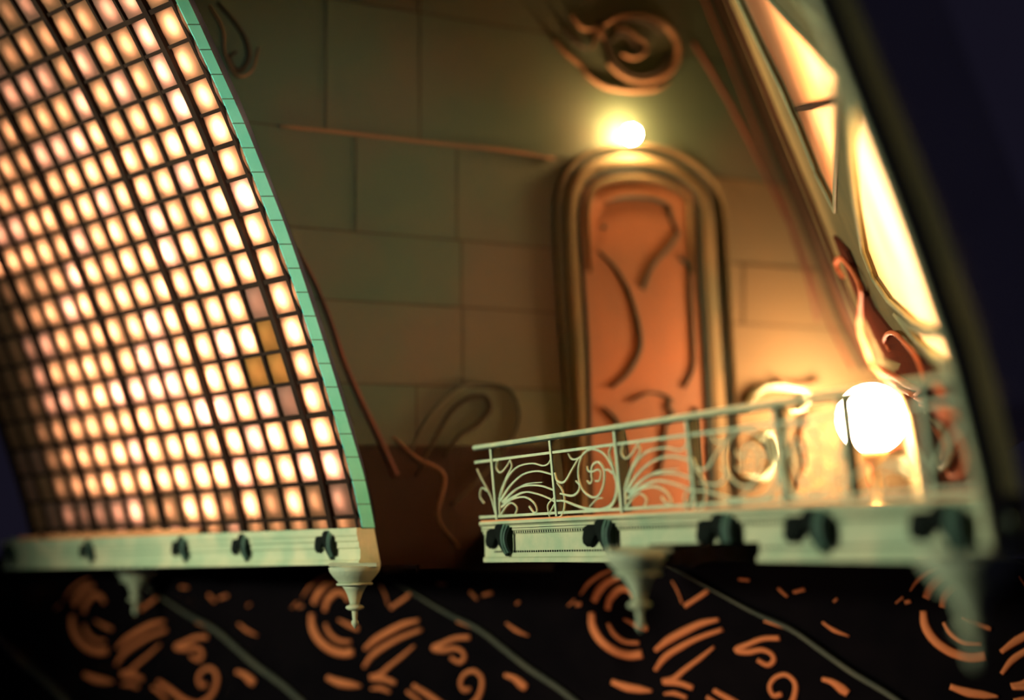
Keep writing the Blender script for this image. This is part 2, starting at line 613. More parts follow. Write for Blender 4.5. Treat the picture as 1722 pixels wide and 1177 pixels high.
wstroke('inner_groove', offs(ri, -3), [8, 7, 6, 8, 12, 12], 'dgreen', door, h=0.014, off=0.030, n=1)
wstroke('outer_groove', offs(ro, 3), [9, 9, 4, 3, 6, 6], 'dgreen', door, h=0.012, off=0.018, n=1)
wstroke('outer_bead', offs(ro, 12), [5, 7, 9, 9, 9], 'frame', door, h=0.030, off=0.014, n=1)
wstroke('arch_fillet', [offs(ri, -16)[i] for i in range(19, 42)], [3, 9, 12, 9, 3], 'frame', door, h=0.014, off=0.030, n=1)
for pts, wd in [
    ([(262, 232), (320, 212), (400, 210), (470, 222), (508, 248), (512, 285), (528, 322), (542, 348)], [2, 8, 9, 8, 5, 4]),
    ([(545, 345), (520, 385), (490, 420), (450, 465), (425, 515), (408, 558)], [6, 7, 7, 9]),
    ([(240, 415), (300, 475), (350, 560), (380, 650), (396, 730), (392, 800), (350, 880), (290, 932)], [4, 8, 9, 11, 12, 9, 5]),
    ([(550, 440), (582, 478), (590, 600), (598, 750), (598, 860), (565, 932)], [8, 6, 8, 9, 8, 5]),
    ([(255, 1008), (300, 1050), (330, 1110), (350, 1180), (352, 1300), (300, 1390)], [5, 10, 10, 9, 5]),
    ([(360, 985), (430, 952), (490, 962), (515, 985), (500, 1005), (520, 1028), (495, 1080), (485, 1180), (470, 1260)], [3, 6, 8, 9, 8, 8]),
    ([(610, 1005), (612, 1100), (614, 1300), (590, 1400)], [6, 8, 8]),
]:
    wstroke('strapwork_curve', c2(pts), [k * 0.8 for k in wd], 'dgreen', door, h=0.014, off=0.030)  # shadow of the relief curves put into their dark colour
MB().lathe(W.px(1015, 382, 0.030), [(0.001, 0), (0.008, 0), (0.007, 0.008), (0.001, 0.012)], 10, W.n).build('door_stud', 'dgreen', door, True)

# bulb above the door
lp = W.px(1062, 226, 0.075)
tl = thing('wall_bulb', W.px(1062, 232, 0.02), 'glowing round bulb on a brass holder above the arched door', 'lamp')
MB().lathe(W.px(1062, 232, 0.012), [(0.001, 0), (0.030, 0), (0.028, 0.012), (0.012, 0.02), (0.012, 0.045), (0.001, 0.047)], 16, W.n).build('bulb_holder', 'brass', tl, True)
MB().lathe(lp, [(0.034 * math.sin(math.pi * i / 12) + 1e-4, -0.034 * math.cos(math.pi * i / 12)) for i in range(13)], 16, W.n).build('bulb', 'bulb', tl, True)

# ================================================================== right glazed wall
Q = Pl(at(1706, 946, 2.40), Vector((-dB.y, dB.x, 0)))
ci = sorted([(W.px(x, y).z, W.px(x, y)) for y, x in RIN], key=lambda t: t[0])
co = sorted([(Q.px(x, y).z, Q.px(x, y)) for y, x in ROUT], key=lambda t: t[0])


def onc(tab, z):
    if z <= tab[0][0]:
        (a, A), (b, Bv) = tab[0], tab[1]
    elif z >= tab[-1][0]:
        (a, A), (b, Bv) = tab[-2], tab[-1]
    else:
        for (a, A), (b, Bv) in zip(tab, tab[1:]):
            if z <= b:
                break
    return A + (Bv - A) * ((z - a) / (b - a))


def Rs(u, z):
    return onc(ci, z).lerp(onc(co, z), u)


def Rn(u, z):
    a = onc(co, z) - onc(ci, z)
    b = Rs(u, z + 0.03) - Rs(u, z - 0.03)
    n = a.cross(b).normalized()
    if n.x > 0:
        n = -n
    return n              # towards the interior (left)


def Rinv(x, y):
    u, z = 0.5, 0.5
    for _ in range(40):
        p = proj(Rs(u, z))
        ex, ey = x - p[0], y - p[1]
        if abs(ex) + abs(ey) < 0.01:
            break
        pu, pz = proj(Rs(u + 1e-3, z)), proj(Rs(u, z + 1e-3))
        a, c_ = (pu[0] - p[0]) / 1e-3, (pu[1] - p[1]) / 1e-3
        b, d = (pz[0] - p[0]) / 1e-3, (pz[1] - p[1]) / 1e-3
        det = a * d - b * c_
        if abs(det) < 1e-9:
            break
        du, dz = (ex * d - b * ey) / det, (a * ey - ex * c_) / det
        u += max(-0.2, min(0.2, du))
        z += max(-0.2, min(0.2, dz))
    return u, z


def Rp(x, y, off=0.0):
    u, z = Rinv(x, y)
    return Rs(u, z) + Rn(u, z) * off


def dens(L, step=22):
    r_ = []
    for a, b in zip(L, L[1:] + L[:1]):
        n = max(1, int(math.hypot(b[0] - a[0], b[1] - a[1]) / step))
        for i in range(n):
            r_.append((a[0] + (b[0] - a[0]) * i / n, a[1] + (b[1] - a[1]) * i / n))
    return r_


c3 = lambda L: [(1150 + a / 2.353, b / 2.353) for a, b in L]
c4 = lambda L: [(1250 + a / 2.451, 380 + b / 2.451) for a, b in L]
pane1 = c3([(170, -110), (280, -90), (350, 0), (430, 95), (510, 180), (612, 300), (613, 400), (607, 600), (602, 835), (530, 690), (450, 490), (380, 330), (300, 170), (225, 10)])
pane0 = c3([(400, -90), (500, -100), (548, 0), (600, 95), (632, 165), (560, 110), (470, 10)])
pane2 = c3([(674, 385), (720, 450), (780, 590), (850, 760), (930, 950)]) + c4([(700, 0), (770, 180), (845, 428), (790, 432), (700, 392), (600, 303), (540, 215), (498, 105), (480, 0)]) + c3([(682, 800), (668, 640), (668, 480)])
pane3 = c4([(630, 362), (690, 412), (760, 446), (848, 452), (888, 585), (800, 545), (720, 475)])
panes = [pane0, pane1, pane2, pane3]


def polyR(name, outline, m, parent, f0, f1, holes=()):
    mb = MB()
    hs = [dens(h_) for h_ in holes]
    return mb.poly(dens(outline), hs, lambda x, y: Rp(x, y, f0), lambda x, y: Rp(x, y, f1)).build(name, m, parent)


wy = [-118 + (946 + 118) * i / 34 for i in range(35)]
xin = lambda y: interp(RIN, y) + 2
xout = lambda y: interp(ROUT, min(y, 946)) - 2
rw = thing('wall_right', Rp(1600, 900), 'curved side wall at the right, grey green frame around glowing panes', 'wall', kind='structure')
yb = 430
up_y = [y for y in wy if y <= yb + 20]
lo_y = [y for y in wy if y >= yb - 15]
split = [(1404, 385), (1440, 455), (1500, 530), (1560, 590), (1612, 645), (1640, 668)]
# plaster shell: lower part red plaster, upper part green frame with openings
allout = [(xin(y), y) for y in wy] + [(xout(y), y) for y in reversed(wy)]
polyR('wall_panel', allout, 'rwall', rw, 0.0, -0.035, panes)
low = [(interp(RIN, y) + 34, y) for y in [395, 430, 470, 520, 580, 640, 700, 760, 820, 900, 945]] + [(1672, 945), (1664, 860), (1650, 780), (1632, 700), (1612, 652), (1570, 612), (1520, 574), (1476, 520), (1448, 470), (1428, 420)]
polyR('lower_panel', low, 'redw', rw, 0.012, 0.0005)
win = thing('window_1', Rp(1470, 400), 'glowing cream and orange panes in the curved right wall', 'window', kind='structure')
for i, pn in enumerate(panes):
    polyR('glass_pane', pn, 'opal', win, -0.012, -0.0125)
# frame beads round each opening
for pn in panes:
    c = dens(pn, 14) + [dens(pn, 14)[0]]
    MB().tube([Rp(x, y, 0.004) for x, y in c], 0.0065, 6).build('window_bead', 'edge', win, True)
# cross bar behind the upper pane
MB().tube([Rp(x, y, -0.02) for x, y in c3([(420, 440), (480, 430), (540, 415), (614, 395)])], 0.012, 6).build('glazing_bar', 'mull', win, True)

# corner ribs where the right wall meets the back wall
cor = thing('trim_2', Rp(1420, 480), 'bundle of dark rust ribs curving down the corner beside the panes', 'moulding', kind='structure')
for dx, wd, m in [(-34, 5, 'rust'), (-16, 9, 'relief_dark'), (-2, 8, 'rust'), (10, 9, 'relief_dark'), (22, 7, 'rust')]:
    pts = [(interp(RIN, y) + dx * (0.8 + y / 2500), y) for y in range(-100, 660, 40)]
    p3 = [(W.px(x, y, 0.03) if dx < 0 else Rp(x, y, 0.01)) for x, y in pts]
    MB().tube(p3, pxlen(4.9, wd) / 2, 8).build('corner_rib', m, cor, True)
lrib = [(1165, 70), (1190, 110), (1225, 170), (1262, 240), (1290, 300), (1330, 380), (1356, 460), (1375, 540)]
MB().tube([W.px(x, y, 0.02) for x, y in lrib], pxlen(4.9, 8) / 2, 6).build('corner_rib', 'rust', cor, True)

# rounded green rim along the near edge
rim = thing('arch_rim', Q.px(1700, 930), 'blurred grey green rounded rim at the near right edge of the wall', 'rim', kind='structure')
MB().tube([Q.px(interp(ROUT, y) - 17, y) for y in range(-118, 950, 20)], 0.020, 12).build('rim_roll', 'edge', rim, True)
MB().tube([Q.px(interp(ROUT, y) - 34, y, 0.004) for y in range(-118, 950, 20)], 0.010, 8).build('rim_bead', 'cream2', rim, True)

# lamps behind the panes
for (x, y, pw, sx) in [(1330, 60, 5.0, 0.25), (1385, 230, 4.5, 0.2), (1480, 330, 9.0, 0.2), (1530, 450, 44.0, 0.22), (1560, 540, 40.0, 0.2), (1575, 590, 6.0, 0.1)]:
    p_ = Rp(x, y, -0.13 if x != 1395 else -0.045)
    area('pane_backlight', p_, Rp(x, y, 0.0), pw * 4.0, (0.62, 0.29, 0.15) if y < 300 else (1.0, 0.82, 0.66), sx, sx)

rings = []  # casing added to keep the pane backlight off the outside
z0_, z1_ = Rinv(1640, 700)[1], Rinv(1360, -100)[1]
for k in range(13):
    z = z0_ + (z1_ - z0_) * k / 12
    rings.append([Rs(u, z) + Rn(u, z) * o_ for u, o_ in [(0.0, -0.036), (0.08, -0.20), (0.3, -0.25), (0.6, -0.25), (0.93, -0.21), (0.985, -0.036)]])
MB().loft(rings, closed=False, caps=False).build('backlight_shield', 'casing', rw)
for z, nm in ((z0_, 'backlight_shield_end'), (z1_, 'backlight_shield_end')):
    pts = [Rs(u, z) + Rn(u, z) * o_ for u, o_ in [(0.0, -0.036), (0.08, -0.20), (0.3, -0.25), (0.6, -0.25), (0.93, -0.21), (0.985, -0.036)]]
    MB().loft([pts, [p + ZUP * 0.004 for p in pts]]).build(nm, 'casing', rw)

# ------------------------------------------------------------------ orange whiplash ornaments on the right wall
orn = thing('whiplash_ornament', Rp(1590, 800), 'orange whiplash scroll ornament climbing the right wall behind the globe lamp', 'ornament')


def rstroke(name, pts, wd, m, parent, h=0.03, off=0.022, n=6):
    c = cat([(x, y, 0) for x, y in pts], n)
    p3 = [Rp(q.x, q.y, off) for q in c]
    Z = p3[len(p3) // 2].dot(F)
    m_ = len(p3) - 1
    rad = [pxlen(Z, interp([(k_, a) for k_, a in enumerate(wd)], i_ / m_ * (len(wd) - 1))) * 0.5 for i_ in range(m_ + 1)]
    return MB().tube(p3, rad, 8).build(name, m, parent, True)



rstroke('long_tendril', c4([(440, 200), (420, 170), (412, 135), (430, 122), (455, 145), (485, 185), (512, 250), (508, 330), (505, 410), (530, 490), (560, 560), (640, 640), (740, 690)]), [6, 9, 9, 7, 8, 10, 10, 10, 8, 8, 10], 'gilt', orn)
rstroke('short_tendril', c4([(630, 500), (610, 460), (625, 430), (660, 430), (700, 470), (745, 520), (775, 590), (785, 650), (750, 680)]), [5, 8, 9, 8, 7, 7, 6], 'gilt', orn)
rstroke('leaf_band', c4([(560, 560), (600, 590), (660, 620), (720, 650), (790, 665)]), [10, 12, 12, 8], 'gilt', orn)
rstroke('rosette_petal', c4([(740, 700), (800, 720), (860, 745), (930, 775)]), [6, 16, 18, 6], 'gilt', orn)
rstroke('rosette_petal', c4([(740, 690), (790, 650), (840, 650), (880, 690)]), [6, 14, 14, 6], 'gilt', orn)
rstroke('lower_scroll', c4([(760, 730), (830, 760), (900, 810), (945, 880), (965, 950), (945, 1010), (895, 1025), (880, 1000)]), [6, 9, 9, 8, 8, 7, 5], 'gilt', orn)
rstroke('lower_scroll', c4([(780, 760), (850, 810), (885, 870), (900, 930), (870, 990), (845, 980), (830, 930)]), [6, 9, 9, 8, 6], 'cream2', orn)
rstroke('lower_scroll', c4([(800, 800), (850, 850), (870, 900), (860, 950)]), [5, 8, 8, 4], 'gilt', orn)
wstroke('foot_scroll', c4([(530, 1090), (510, 1030), (520, 970), (560, 930), (620, 900), (680, 900)]), [7, 9, 9, 6], 'gilt', orn, h=0.04)
wstroke('foot_scroll', c4([(640, 960), (660, 1010), (700, 1045), (760, 1050)]), [4, 8, 9, 5], 'cream2', orn, h=0.04)

orn2 = thing('door_side_ornament', W.px(1290, 800), 'cream and gold scroll relief between the arched door and globe lamp', 'ornament')
for pts, wd, m in [
    ([(1250, 690), (1262, 665), (1285, 652), (1320, 655), (1345, 665), (1338, 690), (1312, 690)], [5, 9, 9, 8, 5], 'cream2'),
    ([(1240, 800), (1275, 805), (1298, 780), (1300, 750), (1286, 730), (1268, 742)], [6, 14, 18, 14, 5], 'cream2'),
    ([(1300, 640), (1318, 650), (1350, 650), (1372, 640)], [4, 12, 12, 4], 'relief'),
    ([(1330, 820), (1345, 780), (1340, 740), (1350, 700), (1380, 690)], [5, 9, 9, 5], 'relief'),
]:
    wstroke('scroll_band', pts, wd, m, orn2, h=0.05, off=0.02)

# ================================================================== balcony
BT = Pl(B.px(1040, 865), dB, ZUP + B.n * 0.075)
zb = B.px(1040, 945).z
zt = B.px(1040, 865).z
HB = zt - zb
uL = B.inv(B.px(818, 945))[0]
B0 = Pl(B.px(1040, 945), dB)
uL = B0.inv(B0.px(816, 945))[0]
uR = B0.inv(B0.px(1704, 945))[0]
bal = thing('balcony', B0.uv(0, 0), 'pale green balcony ledge with dark scroll consoles below the iron railing', 'balcony')
# moulded fascia profile (outward, up)
prof = [(-0.05, 0.0), (0.006, 0.0), (0.006, 0.10), (0.0, 0.13), (0.0, 0.66), (0.005, 0.68), (0.005, 0.74), (0.010, 0.76), (0.010, 0.86), (0.018, 0.90), (0.018, 0.985), (-0.05, 0.985)]
rings = []
for u in [uL + (uR - uL) * i / 12 for i in range(13)]:
    rings.append([B0.uv(u, v * HB, o) for o, v in prof])
MB().loft(rings).build('fascia', 'cream', bal)
MB().box(B0.uv(uL, 0.985 * HB, -0.05), B0.r * (uR - uL), B0.n * 0.062, ZUP * (0.035 * HB)).build('sill', 'sill', bal)
for s_, (va, vb, step, ww) in enumerate([(0.69, 0.73, 0.0120, 0.004), (0.24, 0.265, 0.0120, 0.004)]):
    d = MB()
    u = uL + 0.06
    while u < uR - 0.02:
        d.box(B0.uv(u, va * HB - 0.001, 0.0), B0.r * ww, ZUP * ((vb - va) * HB + 0.002), B0.n * (0.0065 if s_ == 0 else 0.003))
        u += step
    d.build('bead_row', 'black', bal)['kind'] = 'stuff'
d = MB()
for vv in (0.80, 0.90):
    d.box(B0.uv(uL, vv * HB, 0.008), B0.r * (uR - uL), ZUP * 0.0018, B0.n * (0.0035 if vv < 0.85 else 0.0115))
d.build('fascia_line', 'dgreen', bal)
# floor of the balcony, closing the triangle to the walls
fa, fb = B0.uv(uL, HB * 0.9, -0.04), B0.uv(uR, HB * 0.9, -0.04)
fc = Rs(0.06, fa.z) + Rn(0.06, fa.z) * 0.05
fc -= dB * 0.0
fd = W.px(815, 870, 0.03)
fd.z = fa.z
flo = obj('balcony_floor', [fa, fb, fc, fd] + [p - ZUP * 0.03 for p in (fa, fb, fc, fd)], [(0, 1, 2, 3), (4, 5, 6, 7), (0, 1, 5, 4), (1, 2, 6, 5), (2, 3, 7, 6), (3, 0, 4, 7)], 'relief', bal)


def console(pl, u, v0, Hh, name, label, cat_, group, top=0.48):
    """scroll console: dark leaf lobe, slanting stem, and a fluted roll on the right"""
    c = pl.uv(u, v0 + Hh * 0.5)
    t = thing(name, c, label, cat_, group)
    r_, n_ = pl.r, pl.n
    wide = 0.78 / max(abs(r_.dot(RT)), 0.2)

    def pt(a, v, o):
        return c + r_ * (a * wide * Hh) + ZUP * (v * Hh) + n_ * (o * 0.5 * Hh)
    rs = []
    for v, a0, a1, o in [(top, -0.02, 0.12, 0.10), (0.36, -0.10, 0.12, 0.24), (0.2, -0.10, 0.13, 0.28), (0.05, -0.03, 0.15, 0.28), (-0.12, 0.03, 0.17, 0.24), (-0.26, 0.08, 0.2, 0.14), (-0.36, 0.12, 0.2, 0.06)]:
        rs.append([pt(a0, v, 0), pt(a0, v, o), pt(a1, v, o), pt(a1, v, 0)])
    MB().loft(rs).build('stem', 'black', t)
    # leaf lobe: rounded drop, hooked to the stem at its top
    rs = []
    for v, ac, ra, ro in [(0.31, -0.20, 0.15, 0.10), (0.26, -0.22, 0.22, 0.2), (0.15, -0.25, 0.19, 0.25), (0.02, -0.31, 0.15, 0.26), (-0.09, -0.34, 0.12, 0.2), (-0.17, -0.35, 0.05, 0.08)]:
        rs.append([pt(ac + ra * math.cos(k * math.pi / 6), v, max(0.0, ro * (0.55 + 0.45 * math.sin(k * math.pi / 6)))) for k in range(12)])
    MB().loft(rs).build('leaf_lobe', 'black', t, True)
    for k in range(3):
        a = 0.14 + k * 0.075
        top_ = top - 0.03 - k * 0.06
        bot = -0.30 + k * 0.02
        rs = []
        for i in range(9):
            q = i / 8
            v = top_ + (bot - top_) * q
            o = 0.32 * math.sin(math.pi * min(max(q, 0.04), 0.96)) ** 0.6 + 0.02
            wd = 0.028
            rs.append([pt(a - wd, v, 0), pt(a - wd, v, o), pt(a, v, o + 0.03), pt(a + wd, v, o), pt(a + wd, v, 0)])
        MB().loft(rs).build('fluted_fin', 'fin' if k < 2 else 'black', t, False)
    return t


place = ['dark scroll console at the left end of the balcony ledge', 'dark scroll console second from the left under the balcony railing',
         'dark scroll console on the balcony ledge below the arched door edge', 'blurred dark scroll console on the balcony ledge under the globe lamp', 'most blurred dark scroll console at the right end of the balcony']
for lab, x in zip(place, (852, 1022, 1222, 1376, 1598)):
    u = B0.inv(B0.px(x - 3, 900))[0]
    console(Pl(B0.uv(0, 0, 0.008), dB), u, 0.0, HB, 'scroll_console', lab, 'console', 'scroll consoles on the balcony')

# railing
vtop = BT.inv(BT.px(1036, 718))[1]
vmid = BT.inv(BT.px(1036, 747))[1]
vbot = BT.inv(BT.px(1040, 856))[1]
rl = thing('balcony_railing', BT.uv(0, 0), 'pale green wrought iron railing with curling fan and spiral panels', 'railing')
PX = [(837, 868), (938, 866), (1048, 860), (1171, 850), (1320, 840), (1432, 832), (1568, 822)]
US = [BT.inv(BT.px(x, y))[0] for x, y in PX]
ua = BT.inv(BT.px(808, 872))[0]
ue = BT.inv(BT.px(1690, 815))[0]
uLt = BT.inv(BT.px(800, 750))[0]
th = 0.016


def bar(name, u0, u1, v0, v1, o0, o1, m='iron'):
    return MB().box(BT.uv(u0, v0, o0), BT.r * (u1 - u0), BT.v * (v1 - v0), BT.n * (o1 - o0)).build(name, m, rl)


# handrail with rounded section
rings = []
for u in (uLt, ue):
    rings.append([BT.uv(u, vtop + 0.0085 * math.sin(k * math.pi / 5) * (0.9), 0.013 * math.cos(k * math.pi / 5)) for k in range(10)])
MB().loft(rings).build('handrail', 'iron', rl)
bar('handrail_groove', uLt, ue, vtop - 0.010, vtop - 0.006, -0.009, 0.009, 'dgreen')
bar('middle_rail', ua, ue, vmid - 0.0035, vmid + 0.0035, -0.003, 0.004)
bar('bottom_rail', ua, ue, vbot - 0.004, vbot + 0.003, -0.003, 0.004)
for u in US:
    bar('post', u - 0.0045, u + 0.0045, 0.004, vtop - 0.008, -0.024, 0.006)
    bar('post_shade', u + 0.0047, u + 0.0075, 0.004, vtop - 0.01, -0.024, 0.005, 'dgreen')  # dark strip painted as the shaded side of the post

c7 = lambda p: (780 + p[0] / 3.27, 640 + p[1] / 3.27)
FAN = [
    ([(190, 440), (185, 480), (205, 505), (235, 480), (262, 435)], [5, 5, 6, 5]),
    ([(262, 440), (268, 475), (235, 545), (205, 640), (203, 742)], [5, 6, 8, 16, 5]),
    ([(200, 655), (240, 545), (300, 475), (380, 455), (440, 467), (472, 455), (487, 420)], [14, 8, 6, 6, 6, 5]),
    ([(208, 660), (260, 580), (330, 517), (410, 497), (492, 515)], [14, 8, 7, 7]),
    ([(218, 668), (290, 600), (350, 577), (430, 578), (502, 602)], [14, 8, 7, 7]),
    ([(225, 670), (330, 615), (400, 620), (470, 645), (510, 668)], [12, 7, 6, 6]),
    ([(280, 605), (350, 568), (440, 558)], [4, 5, 3]),
    ([(212, 695), (270, 652), (340, 640), (390, 670), (408, 712), (392, 725), (365, 690)], [12, 7, 7, 6, 6, 9]),
    ([(208, 738), (240, 690), (270, 672), (298, 700), (285, 742)], [8, 6, 5, 5]),
    ([(505, 640), (468, 685), (478, 748)], [5, 6, 5]),
    ([(472, 738), (498, 690), (518, 655)], [5, 6, 4]),
]
SPI = [
    ([(505, 505), (520, 550), (560, 555), (600, 490), (635, 430)], [6, 9, 9, 7, 5]),
    ([(580, 400), (600, 430), (640, 425), (690, 380)], [4, 6, 7, 6]),
    ([(720, 370), (665, 400), (638, 470), (638, 540), (660, 600), (705, 638), (745, 632), (772, 580), (780, 510), (765, 465), (740, 447), (712, 470), (708, 520), (712, 545), (700, 565), (684, 550)], [7, 7, 7, 8, 9, 8, 6, 5]),
    ([(683, 470), (690, 495), (715, 500), (745, 488), (760, 510), (750, 550), (728, 550)], [4, 7, 6, 5, 6]),
    ([(700, 372), (760, 390), (805, 440), (838, 520), (848, 600), (822, 680), (760, 710), (690, 705), (640, 692), (560, 662), (518, 660)], [6, 8, 8, 12, 14, 16, 10, 8, 7]),
    ([(518, 560), (550, 610), (560, 680), (545, 738), (520, 752)], [5, 6, 6, 5]),
    ([(535, 620), (600, 632), (635, 610), (642, 575), (622, 550)], [6, 9, 7, 5]),
    ([(772, 492), (800, 490), (832, 512)], [5, 8, 8]),
    ([(698, 692), (740, 650), (768, 645)], [4, 5, 4]),
    ([(818, 360), (805, 400), (825, 470), (840, 540)], [4, 5, 7, 10]),
]


def norm_strokes(S, ua_, ub_):
    r_ = []
    for pts, wd in S:
        q = []
        for p in pts:
            uu, vv = BT.inv(BT.px(*c7(p)))
            q.append(((uu - ua_) / (ub_ - ua_), vv))
        r_.append((q, wd))
    return r_


fan_n = norm_strokes(FAN, US[0], US[1])
spi_n = norm_strokes(SPI, US[1], US[2])


def panel(ST, u0, u1, name, mirror=False):
    mb = MB()
    for q, wd in ST:
        pts = [BT.uv(u0 + (u1 - u0) * ((1 - a) if mirror else a), v, 0.001) for a, v in q]
        pts = [Vector(p) for p in cat(pts, 6)]
        rings = []
        mb.stroke(pts, [x * 0.00053 + 0.0008 for x in wd], BT.n, 0.004, True)
    return mb.build(name, 'iron', rl)


wsp = US[2] - US[1]
panel(fan_n, US[0], US[1], 'fan_scrollwork')
panel(spi_n, US[1], US[2], 'spiral_scrollwork')
panel(fan_n, US[2], US[3], 'fan_scrollwork')
panel(spi_n, US[3], US[4], 'spiral_scrollwork')
panel(spi_n, US[4], US[5], 'spiral_scrollwork', True)
panel([fan_n[k] for k in (2, 5, 7)], US[5], US[6], 'fan_scrollwork', True)
panel([fan_n[k] for k in (3, 9)], US[6], ue, 'fan_scrollwork')
# stub of a panel left of the first post
vm = vmid
st = [([(0.95, vbot + 0.01), (0.75, vbot + 0.06), (0.3, vbot + 0.115), (0.1, vmid - 0.02)], [9, 6, 5, 4]), ([(0.7, vbot + 0.07), (0.3, vbot + 0.085), (0.15, vbot + 0.06), (0.35, vbot + 0.04)], [5, 5, 4])]
panel(st, ua, US[0], 'stub_scrollwork')

# globe lamp behind the railing
gp = W.px(1466, 704, 0.34)
gh = gp.z - (B0.o.z + HB * 0.9)
gl = thing('globe_lamp', gp - ZUP * gh, 'brilliant white globe lamp standing behind the balcony railing', 'lamp')
MB().lathe(gp - ZUP * gh, [(0.001, 0.001), (0.085, 0.001), (0.07, 0.02), (0.02, 0.05), (0.014, gh - 0.17), (0.04, gh - 0.14), (0.045, gh - 0.10), (0.001, gh - 0.098)], 20).build('lamp_stand', 'brass', gl, True)
MB().lathe(gp, [(0.115 * math.sin(math.pi * i / 14) + 1e-4, -0.115 * math.cos(math.pi * i / 14)) for i in range(15)], 24).build('globe', 'globe', gl, True)

# ================================================================== glass vault at the left


def crv(tab, y):
    return E.px(interp(tab, y), y)


ytab = [-258, -192, -127, -62, 2, 63, 124, 181, 237, 293, 350, 407, 465, 524, 581, 637, 694, 751, 808, 868, 889]
t_of = {}
Ibase = crv(INNER, 885)


def t_at(x):
    lo, hi = -0.2, 4.0
    for _ in range(50):
        m_ = (lo + hi) / 2
        if proj(Ibase + H * m_)[0] > x:
            lo = m_
        else:
            hi = m_
    return lo


th_ = [t_at(x) for x in (562, 418, 288, 165, 50)]
step4 = (th_[3] - th_[0]) / 3
colw = step4 / 4
T0 = th_[0]
# bar positions: one thin near the rim, then 1 heavy every four
ts = [max(t_at(604), 0.004)] + [T0 + colw * i for i in range(0, 17)]
Tend = ts[-1] + 0.01
vault = thing('glass_vault', Ibase - ZUP * 0.0, 'curved back-lit grid of amber glass panes in dark bars at the left', 'glass vault')
ip = [crv(INNER, y) for y in ytab]


def pnorm(i):
    a = ip[max(i - 1, 0)] - ip[min(i + 1, len(ip) - 1)]
    n = a.cross(H).normalized()
    if n.dot(E.r) < 0:
        n = -n
    return n      # outwards (behind the glass)


TH = 0.060
fine = [crv(INNER, -258 + (889 + 258) * i / 48) for i in range(49)]


def fn(i):
    a = fine[max(i - 1, 0)] - fine[min(i + 1, 48)]
    n = a.cross(H).normalized()
    return n if n.dot(E.r) > 0 else -n


def rib(t, hw, front, back, name, m):
    rings = []
    for i, p in enumerate(fine):
        n = fn(i)
        c = p + H * t
        rings.append([c - H * hw - n * front, c + H * hw - n * front, c + H * hw + n * back, c - H * hw + n * back])
    return MB().loft(rings).build(name, m, vault)


for i, t in enumerate(ts):
    heavy = (i - 1) % 4 == 0 and i > 0
    rib(t, 0.0100 if heavy else 0.0050, 0.015 if heavy else 0.008, 0.045, 'glazing_rib', 'mull')
for i, p in enumerate(ip):
    n = pnorm(i)
    heavy = i in (8, 12, 16, 4)
    a = (ip[max(i - 1, 0)] - ip[min(i + 1, len(ip) - 1)]).normalized()
    hw = 0.0070 if heavy else 0.0052
    f_ = 0.010 if heavy else 0.006
    mb = MB()
    mb.box(p - a * hw - n * f_ + H * 0.002, a * 2 * hw, n * (f_ + 0.045), H * (Tend - 0.002))
    mb.build('glazing_bar', 'mull', vault)
# unseen shell added behind the panes to stop stray lamp light
rings = [[p + fn(i) * TH, p + fn(i) * (TH + 0.006)] for i, p in enumerate(fine)]
mb = MB()
v = []
f = []
for i, p in enumerate(fine):
    v += [p + fn(i) * TH, p + fn(i) * TH + H * Tend]
for i in range(48):
    f.append((2 * i, 2 * i + 1, 2 * i + 3, 2 * i + 2))
mb.add(v, f).build('lamp_shield', 'shell', vault)

